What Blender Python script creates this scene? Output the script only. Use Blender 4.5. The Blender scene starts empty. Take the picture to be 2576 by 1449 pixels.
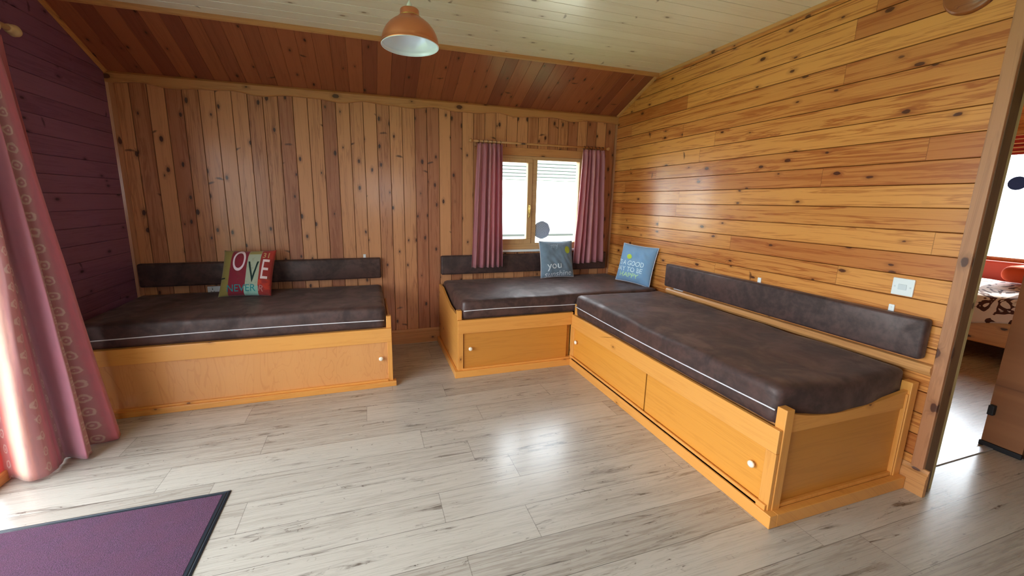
import bpy, bmesh, math, random
from mathutils import Vector, Matrix, noise
random.seed(7)
SC = bpy.context.scene
COL = SC.collection

# ---------------------------------------------------------------- room dimensions (metres)
D, XR, XL = 3.841, 2.5375, -1.788          # back wall, right wall, left wall
EAVE, CEIL, SLOPE = 2.278, 2.536, 0.604    # eave height, flat ceiling, depth of the sloped strip
YF = -2.6                                  # wall behind the camera
XE = 6.6                                   # outer wall of the bedroom / hall
BW = 0.9005                                # bench depth
FY, FX = D - BW, XR - BW

# ---------------------------------------------------------------- camera
yaw, pitch, roll = -0.308, -0.1838, 0.0152
cy_, sy_, cp_, sp_ = math.cos(yaw), math.sin(yaw), math.cos(pitch), math.sin(pitch)
fwd = Vector((-sy_*cp_, cy_*cp_, sp_)); rgt = Vector((cy_, sy_, 0)); up = rgt.cross(fwd)
r2 = rgt*math.cos(roll) + up*math.sin(roll); u2 = up*math.cos(roll) - rgt*math.sin(roll)
cam = bpy.data.cameras.new('camera'); camo = bpy.data.objects.new('camera', cam); COL.objects.link(camo)
M = Matrix((r2, u2, -fwd)).transposed().to_4x4(); M.translation = (0, 0, 1.2008*1.16)
camo.matrix_world = M
cam.sensor_width = 36; cam.sensor_fit = 'HORIZONTAL'; cam.lens = 1003.85/2576*36
cam.shift_x = 0.01578; cam.shift_y = -0.01269; cam.clip_start = 0.02
SC.camera = camo

# ---------------------------------------------------------------- world, sun, daylight portals, exposure
SC.view_settings.view_transform = 'Standard'; SC.view_settings.look = 'None'
SC.view_settings.gamma = 1; SC.view_settings.use_curve_mapping = False
SC.view_settings.exposure = 0.36
W = bpy.data.worlds.new('overcast_sky'); SC.world = W; W.use_nodes = True
bg = W.node_tree.nodes['Background']
bg.inputs[0].default_value = (0.84, 0.93, 1.0, 1); bg.inputs[1].default_value = 9.5
SC.cycles.max_bounces = 10; SC.cycles.diffuse_bounces = 6; SC.cycles.glossy_bounces = 3
SC.cycles.transparent_max_bounces = 12; SC.cycles.sample_clamp_indirect = 8
SC.cycles.caustics_reflective = False; SC.cycles.caustics_refractive = False
sun = bpy.data.lights.new('sun', 'SUN'); sun.energy = 14; sun.angle = 0.012; sun.color = (1, .93, .8)
so = bpy.data.objects.new('sun', sun); COL.objects.link(so)
so.rotation_euler = Vector((0.80, -0.10, 0.56)).to_track_quat('Z', 'Y').to_euler()
def portal(loc, normal, sx, sz):
    l = bpy.data.lights.new('daylight_portal', 'AREA'); l.shape = 'RECTANGLE'; l.size = sx; l.size_y = sz
    l.cycles.is_portal = True
    o = bpy.data.objects.new('daylight_portal', l); COL.objects.link(o); o.location = loc
    o.rotation_euler = (-Vector(normal)).to_track_quat('Z', 'Y').to_euler()
PD = (-0.75, 2.50, 0.06, 2.08)              # patio doors in the left wall: y0, y1, z0, z1
WB = (1.10, 2.165, 0.905, 1.835)            # window in the back wall: x0, x1, z0, z1
WF = (-0.2, 1.0, 1.15, 1.95)                 # unseen window behind the camera, added for light
WD = (1.7, 3.2, 0.85, 2.05)                 # bedroom window (y0, y1, z0, z1)
portal((XL-.1, (PD[0]+PD[1])/2, (PD[2]+PD[3])/2), (1, 0, 0), PD[1]-PD[0], PD[3]-PD[2])
portal(((WB[0]+WB[1])/2, D+.1, (WB[2]+WB[3])/2), (0, -1, 0), WB[1]-WB[0], WB[3]-WB[2])
portal(((WF[0]+WF[1])/2, YF-.1, (WF[2]+WF[3])/2), (0, 1, 0), WF[1]-WF[0], WF[3]-WF[2])
portal((XE+.1, (WD[0]+WD[1])/2, (WD[2]+WD[3])/2), (-1, 0, 0), WD[1]-WD[0], WD[3]-WD[2])

# ---------------------------------------------------------------- material helpers
def lin(c):
    if isinstance(c, str):
        c = tuple(int(c[i:i+2], 16)/255 for i in (0, 2, 4))
    return tuple((x/12.92 if x <= .04045 else ((x+.055)/1.055)**2.4) for x in c) + (1,)
class NT:
    def __init__(s, name):
        s.m = bpy.data.materials.new(name); s.m.use_nodes = True
        s.t = s.m.node_tree; s.b = s.t.nodes['Principled BSDF']; s.out = s.t.nodes['Material Output']
    def n(s, typ, **kw):
        x = s.t.nodes.new(typ)
        for k, v in kw.items(): setattr(x, k, v)
        return x
    def L(s, a, b): s.t.links.new(a, b)
    def put(s, sock, v):
        if v is None: return
        if hasattr(v, 'is_linked') or isinstance(v, bpy.types.NodeSocket): s.L(v, sock)
        else: sock.default_value = v
    def math(s, op, a, b=None, c=None, clamp=False):
        x = s.n('ShaderNodeMath', operation=op, use_clamp=clamp)
        s.put(x.inputs[0], a); s.put(x.inputs[1], b); s.put(x.inputs[2], c); return x.outputs[0]
    def xyz(s, a=0., b=0., c=0.):
        x = s.n('ShaderNodeCombineXYZ'); s.put(x.inputs[0], a); s.put(x.inputs[1], b); s.put(x.inputs[2], c); return x.outputs[0]
    def sep(s, v):
        x = s.n('ShaderNodeSeparateXYZ'); s.L(v, x.inputs[0]); return x.outputs
    def noise(s, v, scale=1., detail=3., rough=.5, dist=0.):
        x = s.n('ShaderNodeTexNoise'); s.L(v, x.inputs['Vector']); x.inputs['Scale'].default_value = scale
        x.inputs['Detail'].default_value = detail; x.inputs['Roughness'].default_value = rough
        x.inputs['Distortion'].default_value = dist; return x.outputs['Fac']
    def vor(s, v, scale=1., rnd=1.):
        x = s.n('ShaderNodeTexVoronoi', voronoi_dimensions='2D'); s.L(v, x.inputs['Vector']); x.inputs['Scale'].default_value = scale
        x.inputs['Randomness'].default_value = rnd; return x.outputs['Distance'], x.outputs['Color']
    def white(s, v):
        x = s.n('ShaderNodeTexWhiteNoise', noise_dimensions='3D'); s.L(v, x.inputs['Vector']); return x.outputs['Value'], x.outputs['Color']
    def sstep(s, v, a, b, lo=0., hi=1.):
        x = s.n('ShaderNodeMapRange', interpolation_type='SMOOTHSTEP'); s.put(x.inputs[0], v); s.put(x.inputs[1], a); s.put(x.inputs[2], b)
        x.inputs[3].default_value = lo; x.inputs[4].default_value = hi; return x.outputs[0]
    def mix(s, f, a, b, bt='MIX'):
        x = s.n('ShaderNodeMix', data_type='RGBA', blend_type=bt); s.put(x.inputs[0], f); s.put(x.inputs[6], a); s.put(x.inputs[7], b); return x.outputs[2]
    def ramp(s, f, stops):
        x = s.n('ShaderNodeValToRGB'); s.L(f, x.inputs[0]); e = x.color_ramp.elements
        while len(e) < len(stops): e.new(.5)
        for i, (p, c) in enumerate(stops): e[i].position = p; e[i].color = c
        return x.outputs[0]
    def bump(s, h, strength=.3, dist=.002):
        x = s.n('ShaderNodeBump'); s.L(h, x.inputs['Height']); x.inputs['Strength'].default_value = strength
        x.inputs['Distance'].default_value = dist; s.L(x.outputs[0], s.b.inputs['Normal'])
    def set(s, **kw):
        for k, v in kw.items(): s.put(s.b.inputs[k.replace('_', ' ')], v)
        return s
def plain(name, c, rough=.5, metal=0., coat=0., nz=0.0, nscale=30):
    t = NT(name); col = lin(c)
    if nz > 0:
        o = t.n('ShaderNodeTexCoord').outputs['Object']; f = t.noise(o, nscale, 4)
        dk = tuple(x*(1-nz) for x in col[:3])+(1,); lt = tuple(min(1, x*(1+nz)) for x in col[:3])+(1,)
        t.set(Base_Color=t.mix(t.sstep(f, .3, .7), dk, lt))
    else: t.set(Base_Color=col)
    t.set(Roughness=rough, Metallic=metal, Coat_Weight=coat); return t.m

def wood(name, dark, light, knot='3a1a10', along='X', pitch=0.0, off=0.0, joints=0.0, vary=.3, knots=.75, ksize=1.0,
         grain=.5, rough=.38, coat=.25, seam=0.0, arcs=.2, bump=.25, hue2=None, crack=0.0, flame=0.0):
    """planks: runs along one object axis, rows 'pitch' wide across the next one."""
    t = NT(name); tc = t.n('ShaderNodeTexCoord').outputs['Object']; X, Y, Z = t.sep(tc)
    rnd = t.n('ShaderNodeObjectInfo').outputs['Random']
    a, b, c = {'X': (X, Y, Z), 'Y': (Y, Z, X), 'Z': (Z, X, Y)}[along]
    if pitch > 0:
        v = t.math('ADD', b, off)
        row = t.math('FLOOR', t.math('DIVIDE', v, pitch)); vf = t.math('SUBTRACT', v, t.math('MULTIPLY', row, pitch))
        rw, rc = t.white(t.xyz(row, 3.3, 7.7)); u = t.math('ADD', a, t.math('MULTIPLY', rw, 23.7))
        key = row
        if joints > 0:
            ui = t.math('FLOOR', t.math('DIVIDE', u, joints)); uf = t.math('SUBTRACT', u, t.math('MULTIPLY', ui, joints))
            key = t.math('ADD', row, t.math('MULTIPLY', ui, 17.0)); jl = t.sstep(uf, .0, .004, 1., 0.)
            u = t.math('ADD', u, t.math('MULTIPLY', ui, 5.3))
        tone, tcol = t.white(t.xyz(key, 1.7, 4.1))
    else:
        vf = t.math('ADD', t.math('ADD', b, t.math('MULTIPLY', c, .83)), t.math('MULTIPLY', rnd, 7.))
        u = t.math('ADD', a, t.math('MULTIPLY', rnd, 31.)); key = t.math('MULTIPLY', rnd, 50.); tone = t.math('MULTIPLY', rnd, 1.)
    # knots
    nz = t.math('MULTIPLY', t.noise(t.xyz(t.math('MULTIPLY', u, 30.), t.math('MULTIPLY', vf, 60.), key), 1., 2.), .08)
    kd, kc = t.vor(t.xyz(t.math('ADD', t.math('MULTIPLY', u, 4.6), t.math('MULTIPLY', key, 7.31)), t.math('ADD', t.math('MULTIPLY', vf, 9.0), t.math('MULTIPLY', key, 3.17)), 0.))
    kr = t.sep(kc)
    pres = t.sstep(kr[0], 1-knots, 1-knots+.02)
    rad = t.math('ADD', t.math('MULTIPLY', kr[1], .085*ksize), .035*ksize)
    e = t.math('SUBTRACT', t.math('ADD', kd, nz), t.math('ADD', rad, .04))
    km = t.math('MULTIPLY', t.sstep(e, -.012, .025, 1., 0.), pres)
    halo = t.math('MULTIPLY', t.sstep(e, .0, .17, 1., 0.), pres)
    # spike knots running across the board
    sd, sc = t.vor(t.xyz(t.math('MULTIPLY', t.math('ADD', u, t.math('MULTIPLY', t.math('POWER', t.math('SUBTRACT', vf, .05), 2.), 5.)), 7.), t.math('ADD', t.math('MULTIPLY', vf, 2.1), t.math('MULTIPLY', key, 5.71)), 0.))
    sr = t.sep(sc); am = t.math('MULTIPLY', t.sstep(t.math('ADD', sd, nz), .06, .13, 1., 0.), t.sstep(sr[0], 1-arcs, 1-arcs+.01))
    # grain bent round the knots
    bend = t.math('MULTIPLY', halo, t.math('MULTIPLY', t.math('SUBTRACT', kr[2], .5), .9))
    g1 = t.noise(t.xyz(t.math('MULTIPLY', u, 1.1), t.math('ADD', t.math('MULTIPLY', vf, 26.), bend), key), 1., 5., .62, .6)
    g2 = t.noise(t.xyz(t.math('MULTIPLY', u, 5.), t.math('MULTIPLY', vf, 190.), key), 1., 3., .6)
    g3 = t.noise(t.xyz(t.math('MULTIPLY', u, .5), t.math('MULTIPLY', vf, 5.), key), 1., 2.)
    lines = t.math('PINGPONG', t.math('MULTIPLY', g1, 9.), 1.)
    if flame > 0:
        fl = t.noise(t.xyz(t.math('MULTIPLY', u, 2.4), t.math('MULTIPLY', vf, 9.), key), 1., 2., .45, .7)
        fl = t.sstep(t.math('PINGPONG', t.math('MULTIPLY', fl, 16.), 1.), .35, 1.)
        lines = t.math('MULTIPLY', fl, t.math('ADD', .35, g3))
    gm = t.math('ADD', t.math('MULTIPLY', t.sstep(lines, .45, 1.), .42*grain), t.math('ADD', t.math('MULTIPLY', g2, .35*grain), t.math('MULTIPLY', g3, .3)))
    f = t.math('ADD', t.math('MULTIPLY', gm, .8), t.math('MULTIPLY', t.math('SUBTRACT', tone, .5), vary), clamp=True)
    col = t.mix(t.sstep(f, .05, .75), lin(light), lin(dark))
    if hue2: col = t.mix(t.math('MULTIPLY', t.sstep(tone, .55, .9), .6), col, t.mix(f, lin(hue2), lin(dark)))
    kcol = lin(knot)
    if crack > 0:
        cn = t.noise(t.xyz(t.math('MULTIPLY', u, 2.4), t.math('MULTIPLY', vf, 24.), key), 1., 5., .68, 1.0)
        col = t.mix(t.math('MULTIPLY', t.sstep(cn, .56, .74), crack), col, kcol)
        c2 = t.noise(t.xyz(t.math('MULTIPLY', u, 14.), t.math('MULTIPLY', vf, 22.), t.math('ADD', key, 9.)), 1., 3., .7, 2.2)
        col = t.mix(t.math('MULTIPLY', t.math('MULTIPLY', t.sstep(c2, .60, .70), t.sstep(cn, .48, .62)), crack), col, kcol)
    col = t.mix(t.math('MULTIPLY', halo, .42), col, t.mix(.5, lin(dark), kcol))
    col = t.mix(t.math('MULTIPLY', am, .8), col, kcol)
    col = t.mix(t.math('MULTIPLY', km, .93), col, kcol)
    if pitch > 0 and (seam > 0 or joints > 0):
        ed = t.math('MINIMUM', vf, t.math('SUBTRACT', pitch, vf)); sm = t.sstep(ed, .0006, max(seam, .0015), 1., 0.)
        if seam <= 0: sm = t.math('MULTIPLY', sm, 0.)
        if joints > 0: sm = t.math('MAXIMUM', sm, jl)
        col = t.mix(t.math('MULTIPLY', sm, .75), col, tuple(x*.3 for x in lin(dark)[:3])+(1,))
    t.set(Base_Color=col, Roughness=t.math('ADD', rough, t.math('MULTIPLY', g2, .12)), Coat_Weight=coat, Coat_Roughness=.18)
    t.bump(t.math('SUBTRACT', t.math('MULTIPLY', g2, .5), km), bump, .0012)
    return t.m

MAT = {}
MAT['wall_back'] = wood('knotty_pine_upright', '8a4e2b', 'cc8e60', knot='3a1e16', pitch=.11, off=.1025, vary=.5, arcs=.22, hue2='b87458', knots=.55, ksize=.8, seam=.004, grain=.7)
MAT['wall_right'] = wood('knotty_pine_level', 'a2531f', 'dd964e', knot='4a2010', pitch=.11, off=.04, joints=1.9, vary=.4, knots=.42, ksize=.72, arcs=.06, coat=.5, rough=.26, hue2='cf8248', seam=.004, grain=.95)
MAT['wall_left'] = wood('cast_tinted_boards', '6a4064', '8c5e80', knot='3a1e42', pitch=.11, off=.03, vary=.3, knots=.2, ksize=.7, rough=.45, coat=.15)  # purple lens cast and shade painted into the colour of natural pine
MAT['slope'] = wood('shade_tinted_boards', '743822', 'a35c3c', knot='34130c', pitch=.11, off=.02, vary=.35, knots=.42, ksize=.6, arcs=.05, rough=.4, hue2='88463a')  # darker, redder pine: shade and bounced light put into the base colour
MAT['ceiling'] = wood('limed_boards', 'd6c3a4', 'f0e5cc', knot='8b7358', pitch=.11, off=.003, vary=.2, knots=.2, ksize=.6, grain=.35, arcs=.1, rough=.33, coat=.35, seam=.003)
MAT['floor'] = wood('grey_oak_laminate', '7b6e62', 'bdb5aa', knot='4c4038', pitch=.19, off=.007, joints=1.28, vary=.3, knots=.0, ksize=.8, arcs=.0, grain=.45, rough=.22, coat=.3, seam=.0018, bump=.06, crack=.95)
MAT['trim'] = wood('pine_trim', '9c6236', 'c98e58', knot='4a2414', along='X', knots=.3, arcs=.2, vary=.1)
MAT['trim_y'] = wood('pine_trim_level', '9c6236', 'd0955a', knot='4a2414', along='Y', knots=.25, arcs=.1, vary=.1)
MAT['trim_z'] = wood('pine_trim_upright', '8a5636', 'b98058', knot='4a2414', along='Z', knots=.3, arcs=.1, vary=.1)
for ax in 'XYZ':
    MAT['bench'+ax] = wood('honey_pine_'+ax.lower(), 'b96c22', 'e09c4c', knot='6a3a14', along=ax, knots=.16, ksize=.45, arcs=.03, vary=.1, grain=.35, rough=.33, coat=.3)
MAT['ply'] = wood('flamed_plywood', 'b4692f', 'd8985a', knot='a76a30', along='Z', knots=.0, arcs=.0, vary=.1, grain=.42, rough=.33, coat=.3, flame=1.)
MAT['plyY'] = wood('yellow_plywood', 'bd7420', 'dd963c', knot='a76a30', along='Y', knots=.0, arcs=.0, vary=.1, grain=.4, rough=.33, coat=.3)
MAT['plyX'] = wood('golden_plywood', 'a8681c', 'c88434', knot='a76a30', along='X', knots=.0, arcs=.0, vary=.1, grain=.4, rough=.33, coat=.3)
MAT['pine_x'] = wood('window_pine', '9a7350', 'c89f70', along='X', knots=.0, arcs=0., vary=.1)
MAT['pine_z'] = wood('window_pine_upright', '9a7350', 'c89f70', along='Z', knots=.0, arcs=0., vary=.1)
MAT['door'] = wood('door_boards', '7a4d30', '9c6a45', knot='3a1d14', along='Z', pitch=.10, vary=.2, knots=.5, seam=.004)
MAT['dark_z'] = wood('shade_darkened_trim', '46301c', '6a4a2c', along='Z', knots=.3, arcs=.1, vary=.1)  # shade on the wall's end face painted in as a dark wood tone
MAT['pale_z'] = wood('pale_door_lining', 'a08c5c', 'c9bb86', along='Z', knots=.2, arcs=.1, vary=.1)
MAT['pole'] = plain('pale_turned_wood', 'd9b98c', .35, nz=.08)
MAT['white'] = plain('white_plastic', 'e9edf0', .3, coat=.2)
MAT['grey'] = plain('grey_plastic', 'd2d9df', .35)
MAT['brass'] = plain('brass', 'd9b46c', .25, 1.)
MAT['ivory'] = plain('ivory_ceramic', 'f0e6d2', .15, coat=.6)
MAT['black'] = plain('black_rubber', '14171c', .6)
MAT['piping'] = plain('white_piping', 'dcd9e0', .5)
MAT['alu'] = plain('aluminium_strip', 'dfe2e6', .3, .6)

def suede(name, dk, lt, s=1.0):
    t = NT(name); o = t.n('ShaderNodeTexCoord').outputs['Object']
    n1 = t.noise(o, 5.*s, 5, .6, .8); n2 = t.noise(o, 32., 4, .6); n3 = t.noise(o, 500., 2)
    f = t.math('ADD', t.math('MULTIPLY', n1, .65), t.math('MULTIPLY', n2, .35))
    t.set(Base_Color=t.mix(t.sstep(f, .36, .66), lin(dk), lin(lt)), Roughness=t.sstep(n1, .3, .7, .68, .40),
          Sheen_Weight=.25, Sheen_Roughness=.4, Sheen_Tint=lin('b8a49c'))
    t.bump(t.math('ADD', t.math('MULTIPLY', n1, 3.), n3), .12, .004); return t.m
MAT['suede'] = suede('brown_suede', '33211f', '553c38')

def curtain_mat(name, bands, rings=False, transl=.35):
    t = NT(name); uv = t.n('ShaderNodeTexCoord').outputs['UV']; U, V, _ = t.sep(uv)
    fr = t.math('FRACT', t.math('MULTIPLY', U, 1.0))
    wv = t.math('ADD', fr, t.math('MULTIPLY', t.math('SUBTRACT', t.noise(t.xyz(t.math('MULTIPLY', U, 9.), t.math('MULTIPLY', V, 7.), 0.), 1., 4), .5), .05))
    col = t.ramp(wv, [(p, lin(c)) for p, c in bands])
    th = t.noise(t.xyz(t.math('MULTIPLY', U, 60.), t.math('MULTIPLY', V, 25.), 1.), 1., 4)
    col = t.mix(t.sstep(th, .35, .7, 0., .3), col, lin('b07888'))
    if rings:
        for uc, ph in ((.09, .6), (.25, 0.), (.38, .3), (.52, .55), (.66, .15), (.79, .8), (.92, .4)):
            du = t.math('MULTIPLY', t.math('SUBTRACT', fr, uc), 1.75)      # cloth metres across
            vv = t.math('MULTIPLY', t.math('SUBTRACT', t.math('FRACT', t.math('ADD', t.math('MULTIPLY', V, 26.), ph)), .5), 2.2/26)
            dd = t.math('SQRT', t.math('ADD', t.math('POWER', du, 2.), t.math('POWER', vv, 2.)))
            jit = t.math('MULTIPLY', t.noise(t.xyz(t.math('MULTIPLY', U, 60.), t.math('MULTIPLY', V, 70.), 2.), 1., 3.), .026)
            dd = t.math('ADD', dd, jit)
            ring = t.math('MAXIMUM', t.sstep(t.math('ABSOLUTE', t.math('SUBTRACT', dd, .032)), .002, .007, 1., 0.), t.sstep(t.math('ABSOLUTE', t.math('SUBTRACT', dd, .014)), .002, .006, .9, 0.))
            band = t.sstep(t.math('ABSOLUTE', t.math('ADD', du, jit)), .03, .06, .45, 0.)
            col = t.mix(band, col, lin('c9a0a0')); col = t.mix(t.math('MULTIPLY', ring, .6), col, lin('ecd8cf'))
    t.set(Base_Color=col, Roughness=.6, Sheen_Weight=.3)
    tr = t.n('ShaderNodeBsdfTranslucent'); t.L(col, tr.inputs[0]); mx = t.n('ShaderNodeMixShader'); mx.inputs[0].default_value = transl
    t.L(t.b.outputs[0], mx.inputs[1]); t.L(tr.outputs[0], mx.inputs[2]); t.L(mx.outputs[0], t.out.inputs[0]); return t.m
MAT['curtain_big'] = curtain_mat('rose_striped_cloth', [(0., 'e0605a'), (.10, 'e0605a'), (.16, 'ecc0a0'), (.24, 'e28a96'), (.34, 'cf7f92'), (.42, 'b58494'), (.52, 'dc7f92'), (.60, 'b08490'), (.70, 'dc7a8c'), (.82, 'c08490'), (1., 'c86a74')], True, .18)
MAT['curtain_small'] = curtain_mat('dusky_pink_cloth', [(0., 'd08890'), (.14, 'c47e88'), (.2, 'dba7a4'), (.26, 'cc7e88'), (.42, 'a85c68'), (.5, 'd89298'), (.58, 'e0b3b0'), (.64, 'cf848c'), (.8, 'b86c78'), (.9, 'c98488'), (1., 'a8606a')], False, .3)

def glass_mat():
    t = NT('clear_glass'); tp = t.n('ShaderNodeBsdfTransparent'); gl = t.n('ShaderNodeBsdfGlossy'); gl.inputs['Roughness'].default_value = .02
    lw = t.n('ShaderNodeLayerWeight'); lw.inputs[0].default_value = .25; mx = t.n('ShaderNodeMixShader')
    t.L(t.math('MULTIPLY', lw.outputs['Fresnel'], .5), mx.inputs[0]); t.L(tp.outputs[0], mx.inputs[1]); t.L(gl.outputs[0], mx.inputs[2]); t.L(mx.outputs[0], t.out.inputs[0])
    return t.m
MAT['glass'] = glass_mat()

# ---------------------------------------------------------------- mesh helpers
def link(name, bm, mat, parent=None, smooth=False, loc=None):
    """bm is in world coordinates; it is moved into the frame of its parent (or of loc)."""
    me = bpy.data.meshes.new(name)
    base = Vector(parent['_w']) if parent is not None else Vector(loc or (0, 0, 0))
    if loc is not None and parent is not None: base = Vector(loc)
    bmesh.ops.translate(bm, verts=bm.verts, vec=-base)
    bmesh.ops.recalc_face_normals(bm, faces=bm.faces)
    bm.to_mesh(me); bm.free()
    if smooth:
        for p in me.polygons: p.use_smooth = True
    for m in (mat if isinstance(mat, (list, tuple)) else [mat]): me.materials.append(m)
    o = bpy.data.objects.new(name, me); COL.objects.link(o)
    if parent is not None:
        o.parent = parent; o.location = base - Vector(parent['_w']); o['_w'] = tuple(base)
    else:
        o.location = base; o['_w'] = tuple(base)
    return o
class BM:
    """thin wrapper so a bmesh can carry a flag"""
def new(): return bmesh.new()
def _g(bm, *a): return None
bmesh_get = None
def box(bm, x0, x1, y0, y1, z0, z1, bev=.0, seg=2):
    t = bmesh.new(); bmesh.ops.create_cube(t, size=1)
    for v in t.verts:
        v.co = Vector(((x0+x1)/2 + v.co.x*abs(x1-x0), (y0+y1)/2 + v.co.y*abs(y1-y0), (z0+z1)/2 + v.co.z*abs(z1-z0)))
    if bev > 0:
        bmesh.ops.bevel(t, geom=t.edges[:], offset=bev, segments=seg, affect='EDGES', profile=.5)
    me = bpy.data.meshes.new('tmp'); t.to_mesh(me); t.free(); bm.from_mesh(me); bpy.data.meshes.remove(me); return bm
def lathe(bm, prof, c=(0, 0, 0), axis='Z', n=48):
    rings = []
    for (r, h) in prof:
        ring = []
        for i in range(n):
            a = 2*math.pi*i/n; p = (r*math.cos(a), r*math.sin(a), h)
            if axis == 'Y': p = (p[0], p[2], p[1])
            if axis == 'X': p = (p[2], p[0], p[1])
            ring.append(bm.verts.new(Vector(c)+Vector(p)))
        rings.append(ring)
    for a, b in zip(rings, rings[1:]):
        for i in range(n): bm.faces.new((a[i], a[(i+1) % n], b[(i+1) % n], b[i]))
    return rings
def cap(bm, ring): bm.faces.new(ring)
def solid(bm, prof, c, axis='Z', n=24):
    r = lathe(bm, prof, c, axis, n); cap(bm, r[0]); cap(bm, r[-1]); return bm
def tube(bm, pts, r, n=10, closed=False):
    pts = [Vector(p) for p in pts]; rings = []; prev = None
    for i, p in enumerate(pts):
        if closed: d = pts[(i+1) % len(pts)] - pts[i-1]
        else: d = pts[min(i+1, len(pts)-1)] - pts[max(i-1, 0)]
        d.normalize()
        if prev is None:
            ref = Vector((0, 0, 1)) if abs(d.z) < .9 else Vector((1, 0, 0)); s = d.cross(ref).normalized()
        else: s = (prev - d*prev.dot(d)).normalized()
        prev = s; t_ = d.cross(s)
        rings.append([bm.verts.new(p + (s*math.cos(2*math.pi*k/n) + t_*math.sin(2*math.pi*k/n))*r) for k in range(n)])
    pairs = list(zip(rings, rings[1:])) + ([(rings[-1], rings[0])] if closed else [])
    for a, b in pairs:
        for k in range(n): bm.faces.new((a[k], a[(k+1) % n], b[(k+1) % n], b[k]))
    if not closed: bm.faces.new(rings[0]); bm.faces.new(rings[-1])
    return bm
def extrude_profile(bm, prof, p0, p1, side, upv=(0, 0, 1)):
    """prof: (out, up) points; swept from p0 to p1; 'side' is the out direction"""
    p0, p1, side, upv = Vector(p0), Vector(p1), Vector(side), Vector(upv)
    A = [bm.verts.new(p0 + side*a + upv*b) for a, b in prof]; B = [bm.verts.new(p1 + side*a + upv*b) for a, b in prof]
    n = len(prof)
    for i in range(n): bm.faces.new((A[i], A[(i+1) % n], B[(i+1) % n], B[i]))
    bm.faces.new(A); bm.faces.new(B); return bm
def tag(o, label=None, cat=None, group=None, kind=None):
    if label: o['label'] = label
    if cat: o['category'] = cat
    if group: o['group'] = group
    if kind: o['kind'] = kind
    return o
def thing(name, loc, label, cat, group=None, kind=None):
    o = bpy.data.objects.new(name, None); COL.objects.link(o); o.location = loc; o['_w'] = tuple(loc); o.empty_display_size = .1
    return tag(o, label, cat, group, kind)
def struct(o): o['kind'] = 'structure'; return o

def plank_sheet(name, o, ud, vd, ul, vl, pitch, off, mat, holes=(), groove=.006, depth=.005, thick=.07):
    """grooved boards running along ud, stacked along vd. Built in local X=u, Y=v, normal Z into the room."""
    bm = bmesh.new(); br = {0., vl}
    k = math.ceil(off/pitch) - 1
    prof = []
    v = -off
    while v < vl + pitch:
        for dv in (-groove/2, 0, groove/2):
            if 0 < v+dv < vl: br.add(round(v+dv, 5))
        v += pitch
    for (u0, u1, v0, v1) in holes: br.add(v0); br.add(v1)
    br = sorted(br); us = sorted({0., ul} | {h[0] for h in holes} | {h[1] for h in holes})
    def dep(v):
        q = (v+off) % pitch; q = min(q, pitch-q); return -depth*max(0, 1-q/(groove/2)) if q < groove/2 else 0.
    cache = {}
    def V(u, v):
        key = (round(u, 5), round(v, 5))
        if key not in cache: cache[key] = bm.verts.new((u, v, dep(v)))
        return cache[key]
    for a, b in zip(br, br[1:]):
        if b-a < 1e-6: continue
        for c, d in zip(us, us[1:]):
            if any(h[0] <= (c+d)/2 <= h[1] and h[2] <= (a+b)/2 <= h[3] for h in holes): continue
            bm.faces.new((V(c, a), V(d, a), V(d, b), V(c, b)))
    me = bpy.data.meshes.new(name); bm.to_mesh(me); bm.free(); me.materials.append(mat)
    ob = bpy.data.objects.new(name, me); COL.objects.link(ob)
    ud, vd = Vector(ud).normalized(), Vector(vd).normalized(); nd = ud.cross(vd)
    m = Matrix((ud, vd, nd)).transposed().to_4x4(); m.translation = Vector(o); ob.matrix_world = m
    s = ob.modifiers.new('thickness', 'SOLIDIFY'); s.thickness = thick; s.offset = -1
    return struct(ob)

# ================================================================= SETTING
# floor
b = new(); box(b, XL-.1, XE+.1, YF-.1, D+.1, -.06, 0); struct(link('floor', b, MAT['floor']))
# back wall: upright boards (local X = up, Y = along -x so the normal faces the room)
# u=+z, v=+x -> n = z cross x = +y (wrong way); use v=-x : z cross -x = -y
L_ = XR + .1 - XL + .1
plank_sheet('wall_back', (XR+.1, D, 0), (0, 0, 1), (-1, 0, 0), CEIL, L_, .11, .1025, MAT['wall_back'],
            holes=[(WB[2], WB[3], XR+.1-WB[1], XR+.1-WB[0])])
# right wall: level boards, u=+y? n must be -x:  u=-y, v=z -> (-y) x z = -x
plank_sheet('wall_right', (XR, D+.06, 0), (0, -1, 0), (0, 0, 1), D+.06-1.05, CEIL, .11, .04, MAT['wall_right'], thick=.06)
# left wall n=+x: u=+y, v=z -> y x z = x
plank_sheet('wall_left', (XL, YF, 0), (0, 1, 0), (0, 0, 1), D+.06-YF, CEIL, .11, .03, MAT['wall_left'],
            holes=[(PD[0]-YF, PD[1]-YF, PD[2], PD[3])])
# wall behind the camera n=+y: u=-x, v=z -> (-x) x z = y
plank_sheet('wall_front', (XE+.06, YF, 0), (-1, 0, 0), (0, 0, 1), XE+.06-XL+.06, CEIL, .11, .03, MAT['wall_right'],
            holes=[(XE+.06-WF[1], XE+.06-WF[0], WF[2], WF[3])])
# bedroom / hall outer wall n=-x
plank_sheet('wall_bedroom', (XE, D+.06, 0), (0, -1, 0), (0, 0, 1), D+.06-YF+.06, CEIL, .11, .03, MAT['wall_right'],
            holes=[(D+.06-WD[1], D+.06-WD[0], WD[2], WD[3])])
plank_sheet('wall_bedroom_back', (XE+.06, D, 0), (0, 0, 1), (-1, 0, 0), CEIL, XE+.06-XR-.1, .11, 0., MAT['wall_back'])
# hall wall in line with the end of the right wall, holding the bedroom door: n=-y
b = new(); box(b, 3.50, XE, 1.06, 1.16, 0, CEIL); box(b, XR+.09, 3.50, 1.06, 1.16, 2.09, CEIL); struct(link('wall_hall', b, MAT['wall_right']))
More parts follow.
